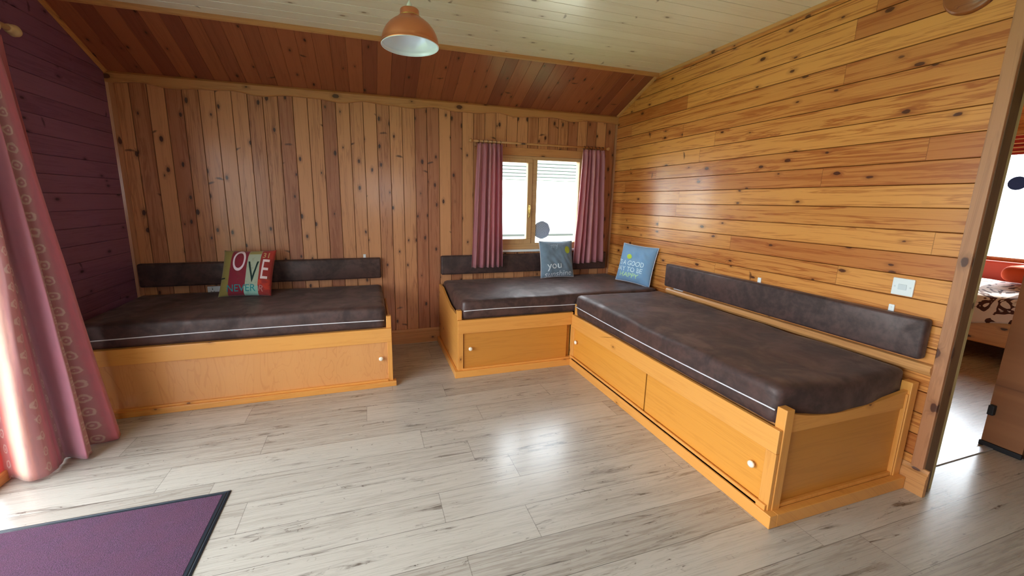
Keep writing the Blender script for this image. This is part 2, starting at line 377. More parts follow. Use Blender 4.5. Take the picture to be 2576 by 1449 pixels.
# ceilings
plank_sheet('ceiling', (XL-.06, YF-.06, CEIL), (1, 0, 0), (0, 1, 0), XE+.12-XL+.06, D-SLOPE-YF+.06, .11, .003, MAT['ceiling']).matrix_world = \
    Matrix(((1, 0, 0, XL-.06), (0, -1, 0, D-SLOPE), (0, 0, -1, CEIL), (0, 0, 0, 1)))
sl = Vector((0, SLOPE, EAVE-CEIL)); sln = sl.normalized()
# slope boards: u down the slope, v along x ; normal = u x v must face down/into the room
plank_sheet('ceiling_slope', (XL-.06, D-SLOPE, CEIL), sln, (1, 0, 0), sl.length+.08, XR+.1-XL+.06, .11, .02, MAT['slope'], groove=.005, depth=.003)
plank_sheet('ceiling_bedroom', (XR+.1, D-SLOPE, CEIL), sln, (1, 0, 0), sl.length+.08, XE-XR, .11, .02, MAT['slope'], groove=.005, depth=.003)

# trims
wav = lambda x: .010*math.sin(x*2*math.pi/.56+.9) + .005*math.sin(x*2*math.pi/.31+2)
b = new(); n_ = 90; A = []
for i in range(n_+1):
    x = XL + (XR-XL)*i/n_; lo = 2.203 + wav(x)
    A.append([b.verts.new((x, D-dy, z)) for dy, z in ((0, lo), (.018, lo), (.024, lo+.006), (.024, EAVE-.012), (.014, EAVE+.002), (0, EAVE+.01))])
for p, q in zip(A, A[1:]):
    for k in range(6): b.faces.new((p[k], p[(k+1) % 6], q[(k+1) % 6], q[k]))
b.faces.new(A[0]); b.faces.new(A[-1]); struct(link('trim_1', b, MAT['trim']))
b = new(); extrude_profile(b, [(0, 0), (0, -.026), (.012, -.032), (.03, -.026), (.036, -.01), (.036, .004)], (XL, D-SLOPE-.018, CEIL), (XR, D-SLOPE-.018, CEIL), (0, 1, 0)); struct(link('trim_2', b, MAT['trim']))
b = new(); extrude_profile(b, [(0, 0), (.022, 0), (.016, .016), (0, .022)], (XL, D, 0), (XL, D, 2.21), (1, 0, 0), (0, -1, 0)); box(b, XL, XL+.045, D-.012, D, 0, 2.2); struct(link('trim_3', b, MAT['trim_z']))
b = new(); extrude_profile(b, [(0, 0), (-.016, 0), (-.012, .012), (0, .016)], (XR, D, 0), (XR, D, 2.21), (1, 0, 0), (0, -1, 0)); struct(link('trim_4', b, MAT['trim_z']))
# sloping beads where the sloped ceiling meets the side walls
for k, (x, s) in enumerate(((XL, 1), (XR, -1))):
    b = new(); nn = sln.cross(Vector((1, 0, 0))); nn = nn if nn.z < 0 else -nn
    extrude_profile(b, [(0, 0), (.02*s, 0), (.015*s, .015), (0, .02)], Vector((x, D-SLOPE, CEIL)), Vector((x, D, EAVE)), (1, 0, 0), nn); struct(link('trim_%d' % (5+k), b, MAT['trim_y']))
# shallow cover strip where right wall meets the flat ceiling
b = new(); extrude_profile(b, [(0, 0), (-.012, 0), (-.012, -.022), (0, -.024)], (XR, 1.0, CEIL), (XR, D-SLOPE, CEIL), (1, 0, 0)); struct(link('trim_7', b, MAT['trim_y']))
# ledge moulding along the right wall, under the backrest
b = new(); extrude_profile(b, [(0, .598), (-.010, .598), (-.022, .604), (-.034, .622), (-.036, .640), (-.028, .652), (-.010, .656), (0, .656)], (XR, 1.07, 0), (XR, 2.86, 0), (1, 0, 0)); struct(link('trim_8', b, MAT['trim_y']))
# baseboards
BP = [(0, 0), (.022, 0), (.022, .095), (.018, .1), (.018, .108), (.012, .114), (.012, .122), (.006, .136), (0, .138)]
def basebd(name, p0, p1, side, mat): b = new(); extrude_profile(b, BP, p0, p1, side); struct(link(name, b, mat))
basebd('baseboard_back', (XL, D, 0), (XR, D, 0), (0, -1, 0), MAT['trim'])
basebd('baseboard_right', (XR, 1.005, 0), (XR, D-.03, 0), (-1, 0, 0), MAT['trim_y'])
basebd('baseboard_left', (XL, PD[1]+.06, 0), (XL, D-.03, 0), (1, 0, 0), MAT['trim_y'])
basebd('baseboard_bedroom', (XE, 1.17, 0), (XE, D, 0), (-1, 0, 0), MAT['trim_y'])

# end of the right wall: casing, end board and door lining (door_2 frame)
d2 = struct(thing('door_2', (2.65, 1.08, 0), None, None))
b = new(); box(b, XR-.018, XR+.001, 1.026, 1.072, .135, CEIL, .003); link('casing', b, MAT['trim_z'], d2)
b = new(); box(b, XR-.002, XR+.062, 1.024, 1.052, 0, CEIL); link('end_board', b, MAT['dark_z'], d2)['label'] = 'end board with shade painted in'
b = new(); box(b, XR+.055, XR+.112, 1.034, 1.16, 0, 2.05, .002); box(b, XR+.055, 3.50, 1.034, 1.16, 2.05, 2.09, .002); link('door_frame', b, MAT['pale_z'], d2)
b = new(); box(b, 3.455, 3.50, 1.034, 1.195, 0, 2.05, .002); link('door_jamb', b, MAT['door'], d2)
b = new(); box(b, XR+.112, 3.455, 1.135, 1.175, 0, .006, .002); link('threshold_strip', b, MAT['alu'], d2)
b = new(); box(b, 3.425, 3.456, 1.165, 1.19, .20, .26, .004); box(b, 3.44, 3.456, 1.03, 1.198, 0, .03, .004); link('door_stop', b, MAT['black'], d2)
# door leaf, swung into the hall
leaf = thing('bedroom_door', (3.463, 1.028, 0), 'brown boarded door swung open at the right edge, beside the bedroom doorway', 'door')
ang = math.atan2(-1, .05)
def leafbox(bm, a0, a1, b0, b1, z0, z1, bev=.002):
    t = bmesh.new(); box(t, a0, a1, b0, b1, z0, z1, bev); return t
def rotlink(name, t, mat, parent):
    bmesh.ops.rotate(t, verts=t.verts, cent=(0, 0, 0), matrix=Matrix.Rotation(ang, 3, 'Z'))
    bmesh.ops.translate(t, verts=t.verts, vec=Vector(parent['_w'])); return link(name, t, mat, parent)
t = bmesh.new()
for k in range(8): box(t, .002+k*.094, .002+k*.094+.0925, 0, .04, .02, 2.0, .003)
rotlink('door_panel', t, MAT['door'], leaf)
t = bmesh.new(); box(t, .0, .76, -.003, .043, .004, .022, .002); rotlink('draught_strip', t, MAT['black'], leaf)
for z in (.30, 1.75):
    t = bmesh.new(); box(t, -.004, .03, -.012, .0, z-.045, z+.045, .002); rotlink('hinge', t, MAT['black'], leaf)
t = bmesh.new(); solid(t, [(.012, -.02), (.012, -.05), (.026, -.055), (.026, -.075), (.015, -.08)], (.70, 0, 1.0), 'Y'); rotlink('door_knob', t, MAT['brass'], leaf)

# ---- window_1 (back wall)
def boxes(name, L, mat, parent, bev=.003, **kw):
    b = new()
    for q in L: box(b, *q, bev)
    return link(name, b, mat, parent, **kw)
w1 = struct(thing('window_1', ((WB[0]+WB[1])/2, D, WB[2]), None, None))
x0, x1, z0, z1 = WB; yy0, yy1 = D-.004, D+.07
boxes('window_frame', [(x0, x1, yy0, yy1, z1-.035, z1), (x0, x1, yy0, yy1, z0, z0+.065), (x0, x0+.045, yy0+.001, yy1, z0+.064, z1-.034), (x1-.045, x1, yy0+.001, yy1, z0+.064, z1-.034), (1.592, 1.645, yy0+.001, yy1, z0+.064, z1-.034)], MAT['pine_x'], w1)
boxes('head_lining', [(x0-.04, x1+.04, D-.014, D, z1, z1+.075)], MAT['trim'], w1)
boxes('opening_sash', [(1.135, 1.175, D-.012, D+.04, 1.012, 1.768), (1.54, 1.59, D-.012, D+.04, 1.012, 1.768), (1.135, 1.59, D-.012, D+.04, 1.768, 1.810), (1.135, 1.59, D-.012, D+.04, .962, 1.012)], MAT['pine_z'], w1)
b = new(); box(b, 1.175, 1.54, D+.018, D+.024, 1.01, 1.77); link('glass_pane', b, MAT['glass'], w1)
b = new(); box(b, 1.645, 2.12, D+.018, D+.024, .97, 1.80); link('glass_pane', b, MAT['glass'], w1)
b = new(); box(b, 1.551, 1.569, D-.02, D-.012, 1.27, 1.36, .003); tube(b, [(1.56, D-.016, 1.35), (1.56, D-.04, 1.35), (1.56, D-.043, 1.33), (1.556, D-.04, 1.23)], .006); link('window_handle', b, MAT['brass'], w1, smooth=True)
b = new(); box(b, x0-.02, x1+.02, D-.045, D+.0, z0-.022, z0, .004); link('window_sill', b, MAT['white'], w1)
w2 = struct(thing('added_window_2', ((WF[0]+WF[1])/2, YF, WF[2]), None, None))  # made-up window, lets extra daylight in from behind
boxes('window_frame', [(WF[0], WF[1], YF-.06, YF+.01, WF[3]-.05, WF[3]), (WF[0], WF[1], YF-.06, YF+.01, WF[2], WF[2]+.06), (WF[0], WF[0]+.05, YF-.06, YF+.01, WF[2], WF[3]), (WF[1]-.05, WF[1], YF-.06, YF+.01, WF[2], WF[3]), (.37, .43, YF-.06, YF+.01, WF[2], WF[3])], MAT['pine_x'], w2)
b = new(); box(b, WF[0], WF[1], YF-.03, YF-.024, WF[2], WF[3]); link('glass_pane', b, MAT['glass'], w2)
w3 = struct(thing('window_3', (XE, 2.45, WD[2]), None, None))
boxes('window_frame', [(XE-.01, XE+.06, WD[0], WD[1], WD[3]-.05, WD[3]), (XE-.01, XE+.06, WD[0], WD[1], WD[2]-.02, WD[2]+.02), (XE-.01, XE+.06, WD[0], WD[0]+.05, WD[2], WD[3]), (XE-.01, XE+.06, WD[1]-.05, WD[1], WD[2], WD[3])], MAT['pine_z'], w3)
b = new(); box(b, XE+.02, XE+.026, WD[0], WD[1], WD[2], WD[3]); link('glass_pane', b, MAT['glass'], w3)
# ---- patio doors in the left wall
d1 = struct(thing('door_1', (XL, (PD[0]+PD[1])/2, 0), None, None))
ya, yb, za, zb = PD; fx0, fx1 = XL-.06, XL+.012
ym = (ya+yb)/2
boxes('door_frame', [(fx0, fx1, ya, ya+.07, za, zb), (fx0, fx1, yb-.03, yb, za, zb), (fx0, fx1, ya, yb, zb-.06, zb), (fx0, fx1, ym-.05, ym+.05, za, zb)], MAT['pine_z'], d1)
boxes('door_threshold', [(XL-.07, XL+.045, ya, yb, .0, .062)], MAT['trim_y'], d1, .006)
b = new(); box(b, XL-.03, XL-.024, ya, yb, za, zb); link('glass_pane', b, MAT['glass'], d1)
boxes('door_casing', [(XL, XL+.018, yb, yb+.06, 0, zb+.06), (XL, XL+.018, ya-.06, ya, 0, zb+.06), (XL, XL+.018, ya-.06, yb+.06, zb, zb+.06)], MAT['trim_z'], d1)

# ================================================================= STORAGE BENCHES
def knob(parent, c, axis, s):
    prof = [(.006, 0), (.006, .008), (.013, .012), (.0165, .018), (.015, .024), (.008, .0275), (.001, .028)]
    b = new(); r = lathe(b, [(r, h*s) for r, h in prof], c, axis, 20); cap(b, r[0]); cap(b, r[-1])
    o = link('knob', b, MAT['ivory'], parent, smooth=True); o['label'] = 'round ivory knob'; return o
# -- A : left bench, along the back wall
A_ = thing('storage_bench', (-.82, D-.45, 0), 'left pine storage bench with flamed plywood front, nearest the long curtain', 'bench', 'pine storage benches round the room')
xl, xr_ = XL+.024, .128
boxes('top_rail', [(xl, xr_, FY-.001, FY+.022, .345, .450)], MAT['benchX'], A_)
boxes('post', [(.092, .128, FY+.022, FY+.066, 0, .538)], MAT['benchZ'], A_)
boxes('stile', [(.094, .128, FY+.0, FY+.021, .04, .345)], MAT['benchZ'], A_, .002)
boxes('plinth', [(xl, .151, FY-.022, FY+.024, 0, .040)], MAT['benchX'], A_, .002)
boxes('door_track', [(xl, .094, FY-.006, FY+.02, .040, .052)], MAT['benchX'], A_, .001)
dr = boxes('sliding_door', [(xl, .096, FY+.009, FY+.021, .052, .348)], MAT['ply'], A_, .001)
knob(dr, (.045, FY+.009, .222), 'Y', -1)
boxes('end_panel', [(.094, .112, FY+.066, D-.024, .0, .445)], MAT['benchY'], A_, .001)
boxes('end_rail', [(.112, .128, FY+.066, D-.024, .36, .47)], MAT['benchY'], A_)
boxes('base_board', [(xl, .094, FY+.022, D-.024, .436, .449)], MAT['ply'], A_, .001)
# -- B : bench under the window
B_ = thing('storage_bench', (1.15, D-.45, 0), 'middle pine storage bench under the window, with a single sliding door', 'bench', 'pine storage benches round the room')
boxes('top_rail', [(.630, FX+.0, FY-.001, FY+.022, .358, .467)], MAT['benchX'], B_)
boxes('post', [(.630, .668, FY+.022, FY+.066, 0, .541)], MAT['benchZ'], B_)
boxes('stile', [(.630, .674, FY+.0, FY+.021, .055, .358)], MAT['benchZ'], B_, .002)
boxes('stile', [(1.628, 1.655, FY+.0, FY+.021, .055, .358)], MAT['benchZ'], B_, .002)
boxes('plinth', [(.604, FX-.022, FY-.024, FY+.024, 0, .055)], MAT['benchX'], B_, .002)
boxes('door_track', [(.67, 1.63, FY-.006, FY+.03, .055, .068)], MAT['benchX'], B_, .001)
dr = boxes('sliding_door', [(.680, 1.588, FY+.010, FY+.022, .068, .36)], MAT['plyX'], B_, .001)
knob(dr, (.731, FY+.010, .230), 'Y', -1)
boxes('back_board', [(.68, 1.63, FY+.034, FY+.046, .055, .36)], MAT['plyX'], B_, .001)
# side with a top edge that dips towards the front
b = new(); pr = []
ys = [FY+.066 + (D-.024-FY-.066)*i/14 for i in range(15)]
for x in (.632, .650):
    pr.append([b.verts.new((x, y, .50 + .085*min(1, max(0, (i-4)/7))**1.3)) for i, y in enumerate(ys)] + [b.verts.new((x, D-.024, 0)), b.verts.new((x, FY+.066, 0))])
b.faces.new(pr[0]); b.faces.new(pr[1]); n_ = len(pr[0])
for i in range(n_): b.faces.new((pr[0][i], pr[0][(i+1) % n_], pr[1][(i+1) % n_], pr[1][i]))
link('end_panel', b, MAT['benchY'], B_)
boxes('side_plinth', [(.608, .630, FY+.024, D-.024, 0, .05)], MAT['benchY'], B_, .002)
boxes('base_board', [(.652, 1.66, FY+.066, D-.024, .452, .466)], MAT['ply'], B_, .001)
# -- C : long bench along the right wall
C_ = thing('storage_bench', (XR-.45, 2.0, 0), 'right pine storage bench, its open end and two sliding doors nearest the doorway', 'bench', 'pine storage benches round the room')
yn, yf = 1.101, FY-.002
boxes('top_rail', [(FX-.012, FX+.010, yn+.004, yf, .338, .449)], MAT['benchY'], C_)
boxes('post', [(FX+.010, FX+.056, yn, yn+.044, .0, .541)], MAT['benchZ'], C_)
boxes('post', [(FX+.010, FX+.05, yf-.04, yf, .0, .541)], MAT['benchZ'], C_)
boxes('post', [(XR-.075, XR-.026, yn, yn+.044, .0, .560)], MAT['benchZ'], C_)
boxes('stile', [(FX-.010, FX+.009, yn+.004, yn+.052, .063, .337)], MAT['benchZ'], C_, .002)
boxes('stile', [(FX-.010, FX+.009, yf-.045, yf, .063, .337)], MAT['benchZ'], C_, .002)
boxes('plinth', [(FX-.030, FX+.012, yn-.026, FY-.026, 0, .063), (FX+.012, XR-.024, yn-.026, yn+.008, 0, .063)], MAT['benchY'], C_, .003)
boxes('door_track', [(FX-.022, FX+.008, yn+.052, yf-.045, .063, .074), (FX-.022, FX-.012, yn+.01, yf-.01, .063, .088)], MAT['benchY'], C_, .001)
dn = boxes('sliding_door', [(FX-.004, FX+.006, 1.152, 1.955, .076, .34)], MAT['plyY'], C_, .001)
df = boxes('sliding_door', [(FX-.004, FX+.006, 1.966, yf-.045, .076, .34)], MAT['plyY'], C_, .001)
knob(dn, (FX-.004, 1.200, .232), 'X', -1); knob(df, (FX-.004, 2.84, .232), 'X', -1)
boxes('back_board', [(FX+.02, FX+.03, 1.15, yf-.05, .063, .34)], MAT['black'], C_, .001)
boxes('end_panel', [(FX+.056, XR-.075, yn+.022, yn+.036, .063, .44)], MAT['plyX'], C_, .001)
b = new(); pr = []; xs = [FX+.056 + (XR-.075-FX-.056)*i/24 for i in range(25)]
for y in (yn+.012, yn+.030):
    pr.append([b.verts.new((x, y, .518-.045*math.sin(math.pi*min(1, (i/24)**.8)))) for i, x in enumerate(xs)] + [b.verts.new((xs[-1], y, .425)), b.verts.new((xs[0], y, .425))])
b.faces.new(pr[0]); b.faces.new(pr[1]); n_ = len(pr[0])
for i in range(n_): b.faces.new((pr[0][i], pr[0][(i+1) % n_], pr[1][(i+1) % n_], pr[1][i]))
link('end_rail', b, MAT['benchX'], C_)
boxes('end_bead', [(FX+.056, FX+.066, yn+.010, yn+.024, .063, .43), (XR-.085, XR-.075, yn+.004, yn+.024, .063, .50), (FX+.056, XR-.075, yn+.006, yn+.022, .063, .08)], MAT['benchZ'], C_, .002)
boxes('base_board', [(FX+.03, XR-.03, yn+.044, yf, .437, .449)], MAT['ply'], C_, .001)

# ---- foam mattresses
def mattress(label, x0, x1, y0, y1, z0, z1, pipes, sag=None, seed=0, wr=.004):
    loc = ((x0+x1)/2, (y0+y1)/2, z0); o = thing('bench_mattress', loc, label, 'mattress', 'brown suede bench mattresses')
    nx, ny, nz = max(8, int((x1-x0)/.03)), max(8, int((y1-y0)/.03)), 8
    bm = bmesh.new(); cache = {}; rr = .028
    def P(i, j, k):
        key = (i, j, k)
        if key in cache: return cache[key]
        x, y, z = x0+(x1-x0)*i/nx, y0+(y1-y0)*j/ny, z0+(z1-z0)*k/nz
        # round the edges
        cx, cy, cz = min(max(x, x0+rr), x1-rr), min(max(y, y0+rr), y1-rr), min(max(z, z0+rr*.6), z1-rr)
        d = Vector((x-cx, y-cy, z-cz))
        if d.length > 1e-6:
            q = Vector((cx, cy, cz)) + d.normalized()*min(d.length, rr)
        else: q = Vector((x, y, z))
        tz = (z-z0)/(z1-z0)
        q.z += (noise.noise(Vector((q.x*3.2, q.y*3.2, seed)))*wr*1.6 + noise.noise(Vector((q.x*11, q.y*5, seed+4)))*wr*.6)*tz
        nrm = Vector((1 if i == nx else -1 if i == 0 else 0, 1 if j == ny else -1 if j == 0 else 0, 0))
        q += nrm*(noise.noise(Vector((q.x*8, q.y*8, q.z*14+seed)))*wr*.8 + .004*math.sin(math.pi*tz))
        if sag: q = sag(q, tz)
        cache[key] = bm.verts.new(q); return cache[key]
    def grid(f, a, b):
        for i in range(a):
            for j in range(b): bm.faces.new((f(i, j), f(i+1, j), f(i+1, j+1), f(i, j+1)))
    grid(lambda i, j: P(i, j, nz), nx, ny); grid(lambda i, j: P(i, j, 0), nx, ny)
    grid(lambda i, k: P(i, 0, k), nx, nz); grid(lambda i, k: P(i, ny, k), nx, nz)
    grid(lambda j, k: P(0, j, k), ny, nz); grid(lambda j, k: P(nx, j, k), ny, nz)
    link('cover', bm, MAT['suede'], o, smooth=True)
    b = new()
    for pts in pipes: tube(b, pts, .0036, 6)
    p = link('piping', b, MAT['piping'], o, smooth=True); p['label'] = 'thin white piping along the front edge'
    return o
fr = lambda n, f: [f(i/n) for i in range(n+1)]
mattress('brown suede mattress on the left bench, under the patchwork cushion', XL+.03, .088, FY+.026, D-.03, .450, .612,
         [fr(30, lambda t: (XL+.04+(0.078-XL-.04)*t, FY+.0195, .508+.010*math.sin(t*3.0)))], seed=1)
def sagB(q, tz):
    # left side bulges over the side board towards the back
    return q
mattress('brown suede mattress under the window, a paler patch on its top', .672, XR-.03, FY+.026, D-.03, .467, .622,
         [fr(24, lambda t: (.682+(FX+.06-.682)*t, FY+.0195, .537+.004*math.sin(t*5)-.004*t))], seed=2)
def sagC(q, tz):
    # near end overhangs the end rail and its lower edge hangs in a curve
    s = max(0, 1-(q.y-1.13)/.10); w = (q.x-FX-.06)/(XR-.10-FX-.06)
    if 0 < w < 1 and s > 0:
        k = s*math.sin(math.pi*w)**.7
        q.y -= .032*k; q.z -= (1-tz)*(-.062*s*(1-.75*math.sin(math.pi*min(1, w*1.15))**1.0)*0 ) 
    return q
mattress('brown suede mattress on the right bench, longest and nearest the doorway', FX+.014, XR-.045, 1.148, FY-.004, .449, .618,
         [fr(40, lambda t: (FX+.0075, 1.152+(FY-.012-1.152)*t, .520-.012*math.sin(t*3.1)))], sag=sagC, seed=3, wr=.006)

# ---- wall backrests
def backrest(label, x0, x1, y0, y1, z0, z1, seed):
    bm = bmesh.new(); box(bm, x0, x1, y0, y1, z0, z1, .016, 3)
    o = link('padded_wall_bolster', bm, MAT['suede'], None, smooth=True, loc=((x0+x1)/2, (y0+y1)/2, z0)); tag(o, label, 'backrest', 'brown suede wall backrests'); return o
backrest('brown suede backrest strip on the back wall above the left bench', XL+.035, .092, D-.058, D-.001, .672, .862, 1)
backrest('brown suede backrest strip below the window, behind the short curtains', .650, 2.476, D-.058, D-.001, .676, .862, 2)
backrest('brown suede backrest strip along the right wall', XR-.060, XR-.001, 1.108, 2.862, .672, .872, 3)
def clip(x, y, z, ax, label):
    b = new()
    if ax == 'x': box(b, x-.009, x, y-.012, y+.012, z-.02, z+.02, .003); solid(b, [(.004, 0), (.004, -.004)], (x-.009, y, z+.006), 'X', 10)
    else: box(b, x-.012, x+.012, y-.009, y, z-.02, z+.02, .003); solid(b, [(.004, 0), (.004, -.004)], (x, y-.009, z+.006), 'Y', 10)
    o = link('wall_clip', b, MAT['white'], None, loc=(x, y, z)); tag(o, label, 'clip', 'white backrest clips')
clip(XR, 1.275, .884, 'x', 'small white clip above the near end of the right backrest')
clip(XR, 2.010, .884, 'x', 'small white clip above the middle of the right backrest')
clip(-.05, D, .872, 'y', 'small white clip above the right end of the left backrest')

# ---- switch and sockets
def plate(name, label, cat, p, ax, w, h, kind):
    t = thing(name, p, label, cat, 'white wall plates')
    def bx(nm, u0, u1, v0, v1, d0, d1, mat, bev=.002):
        b = new()
        if ax == 'x': box(b, p[0]-d1, p[0]-d0, p[1]+u0, p[1]+u1, p[2]+v0, p[2]+v1, bev)
        else: box(b, p[0]+u0, p[0]+u1, p[1]-d1, p[1]-d0, p[2]+v0, p[2]+v1, bev)
        return link(nm, b, mat, t)
    bx('plate', -w/2, w/2, -h/2, h/2, 0, .010, MAT['white'], .003)
    if kind == 'switch': bx('rocker', -.017, .017, -.014, .014, .010, .014, MAT['grey'], .002)
    else:
        for s in ((-.036, .036) if w > .1 else (0,)):
            for (a, c, hh) in ((0, .012, .005), (-.011, -.008, .003), (.011, -.008, .003)):
                bx('pin_slot', s+a-.003, s+a+.003, c-hh, c+hh, .0095, .0103, MAT['black'], .0003)
            bx('rocker', s-.006, s+.006, .022, .036, .010, .014, MAT['grey'], .001)
    if kind == 'switch':
        for s in (-.031, .031): bx('screw', s-.0035, s+.0035, -.0035, .0035, .0095, .0112, MAT['grey'], .001)
plate('light_switch', 'white square light switch on the right wall above the backrest', 'switch', (XR, 1.246, 1.0), 'x', .086, .086, 'switch')
plate('wall_socket', 'white socket on the right wall just behind the right mattress', 'socket', (XR, 2.74, .628), 'x', .11, .07, 'socket')
plate('wall_socket', 'white socket behind the blue-grey slogan cushion on the right wall', 'socket', (XR, 3.56, .640), 'x', .146, .07, 'socket')
plate('wall_socket', 'white double socket on the back wall beside the patchwork cushion', 'socket', (-1.238, D, .617), 'y', .146, .07, 'socket')

# ================================================================= CURTAINS
def curtain(name, label, top, bot, n_folds, amp_t, amp_b, z0f, z1, mat, parent_group, ru=160, rv=46, seed=0, flare=1.0, cloth_w=1., pinch=0.):
    """top/bot: lists of xy points; folds are pushed sideways off the path"""
    def path(P, t):
        P = [Vector((p[0], p[1], 0)) for p in P]; L = [0]
        for a, b_ in zip(P, P[1:]): L.append(L[-1]+(b_-a).length)
        s = t*L[-1]
        for i in range(len(P)-1):
            if s <= L[i+1]+1e-9:
                k = (s-L[i])/(L[i+1]-L[i]); d = (P[i+1]-P[i]).normalized(); return P[i].lerp(P[i+1], k), Vector((-d.y, d.x, 0))
        d = (P[-1]-P[-2]).normalized(); return P[-1], Vector((-d.y, d.x, 0))
    bm = bmesh.new(); uvl = bm.loops.layers.uv.new('UVMap'); G = []
    for j in range(rv+1):
        s = j/rv; row = []
        for i in range(ru+1):
            t = i/ru
            tt = t + .018*math.sin(t*17+seed) + .01*noise.noise(Vector((t*5, s*2, seed)))
            pa, na = path(top, min(1, max(0, tt))); pb, nb = path(bot, min(1, max(0, tt)))
            k = s**flare; p = pa.lerp(pb, k); nn = na.lerp(nb, k).normalized()
            ph = 2*math.pi*n_folds*t + .9*math.sin(2*math.pi*t*1.3+seed) + .5*noise.noise(Vector((t*3, s*1.3, seed+2)))
            amp = amp_t + (amp_b-amp_t)*s**.8
            w = math.sin(ph); w = math.copysign(abs(w)**.8, w)
            w += .25*math.sin(2*ph+1+2*s) * s
            if pinch: amp *= 1-pinch*math.exp(-((s-.0)/.05)**2)
            p = p + nn*amp*w + nn*.006*noise.noise(Vector((t*25, s*6, seed+5)))
            zz = z1 + (z0f(t) - z1)*s
            row.append(bm.verts.new((p.x, p.y, zz)))
        G.append(row)
    for j in range(rv):
        for i in range(ru):
            f = bm.faces.new((G[j][i], G[j][i+1], G[j+1][i+1], G[j+1][i]))
            for l, (a, b_) in zip(f.loops, ((i, j), (i+1, j), (i+1, j+1), (i, j+1))): l[uvl].uv = (a/ru, 1-b_/rv)
    c = ((top[0][0]+top[-1][0])/2, (top[0][1]+top[-1][1])/2, z1)
    o = link(name, bm, mat, None, smooth=True, loc=c); s_ = o.modifiers.new('thickness', 'SOLIDIFY'); s_.thickness = .0015
    return tag(o, label, 'curtain', parent_group)
YC = D-.115
curtain('window_curtain', 'dusky pink curtain at the left of the back window', [(.985, YC), (1.235, YC)], [(.935, YC), (1.255, YC)], 5.5, .020, .027, lambda t: .748, 1.918, MAT['curtain_small'], 'short pink curtains at the back window', ru=140, rv=30, seed=1, pinch=.5)
curtain('window_curtain', 'dusky pink curtain at the right of the back window, by the room corner', [(2.087, YC), (2.33, YC)], [(2.035, YC), (2.385, YC)], 5.0, .020, .027, lambda t: .752+.014*t, 1.915, MAT['curtain_small'], 'short pink curtains at the back window', ru=140, rv=30, seed=4, pinch=.5)
rod = thing('curtain_rod', (1.65, D, 1.94), 'thin pine curtain rod above the back window', 'curtain rod')
b = new(); solid(b, [(.0095, -.70), (.0095, .70)], (1.65, YC, 1.935), 'X', 14); link('rod', b, MAT['trim'], rod, smooth=True)
for s in (-1, 1):
    b = new(); solid(b, [(.009, 0), (.012, .004*s), (.009, .010*s), (.017, .018*s), (.019, .028*s), (.014, .040*s), (.004, .044*s)], (1.65+.70*s, YC, 1.935), 'X', 16); link('finial', b, MAT['trim'], rod, smooth=True)
    b = new(); box(b, 1.65+.655*s-.008, 1.65+.655*s+.008, YC-.004, D-.001, 1.925, 1.945, .003); box(b, 1.65+.655*s-.013, 1.65+.655*s+.013, D-.012, D-.001, 1.905, 1.965, .003)
    link('bracket', b, MAT['trim_z'], rod)
def ring(cx, cy, cz, R, r, ax, parent, mat):
    b = new(); pts = []
    for k in range(20):
        a = 2*math.pi*k/20; c_, s_ = R*math.cos(a), R*math.sin(a)
        pts.append((cx, cy+c_, cz+s_) if ax == 'X' else (cx+c_, cy, cz+s_))
    tube(b, pts, r, 6, True); link('ring', b, mat, parent, smooth=True)
for k in range(6): ring(1.0+k*.042, YC, 1.930, .0165, .002, 'X', rod, MAT['black'])
for k in range(6): ring(2.10+k*.042, YC, 1.930, .0165, .002, 'X', rod, MAT['black'])

# long curtain at the patio doors
XP = -1.700
curtain('patio_curtain', 'tall rose striped floor length curtain with pale rings at the left edge',
        [(XP, 2.38), (XP+.01, 2.56), (XP, 2.80)], [(-1.745, 2.31), (-1.62, 2.39), (-1.51, 2.52), (-1.50, 2.66), (-1.60, 2.80)],
        3.6, .032, .058, lambda t: .006+.012*math.sin(9*t)**2, 2.165, MAT['curtain_big'], None, ru=240, rv=70, seed=2.2, flare=1.15, pinch=.3)
prod = thing('curtain_pole', (XP, .9, 2.215), 'pale wooden curtain pole high on the left wall', 'curtain pole')
b = new(); solid(b, [(.013, -1.95), (.013, 1.95)], (XP, .90, 2.215), 'Y', 16); link('pole', b, MAT['pole'], prod, smooth=True)
for s in (-1, 1):
    b = new(); solid(b, [(.012, 0), (.022, .006*s), (.014, .014*s), (.026, .026*s), (.030, .042*s), (.024, .058*s), (.008, .066*s)], (XP, .90+1.95*s, 2.215), 'Y', 20); link('finial', b, MAT['pole'], prod, smooth=True)
    b = new(); box(b, XL, XP+.004, .90+1.86*s-.01, .90+1.86*s+.01, 2.186, 2.214, .003); box(b, XL, XL+.012, .90+1.86*s-.02, .90+1.86*s+.02, 2.16, 2.24, .003); link('bracket', b, MAT['pole'], prod)
for k in range(7): ring(XP, 2.41+k*.06, 2.197, .023, .003, 'Y', prod, MAT['pole'])

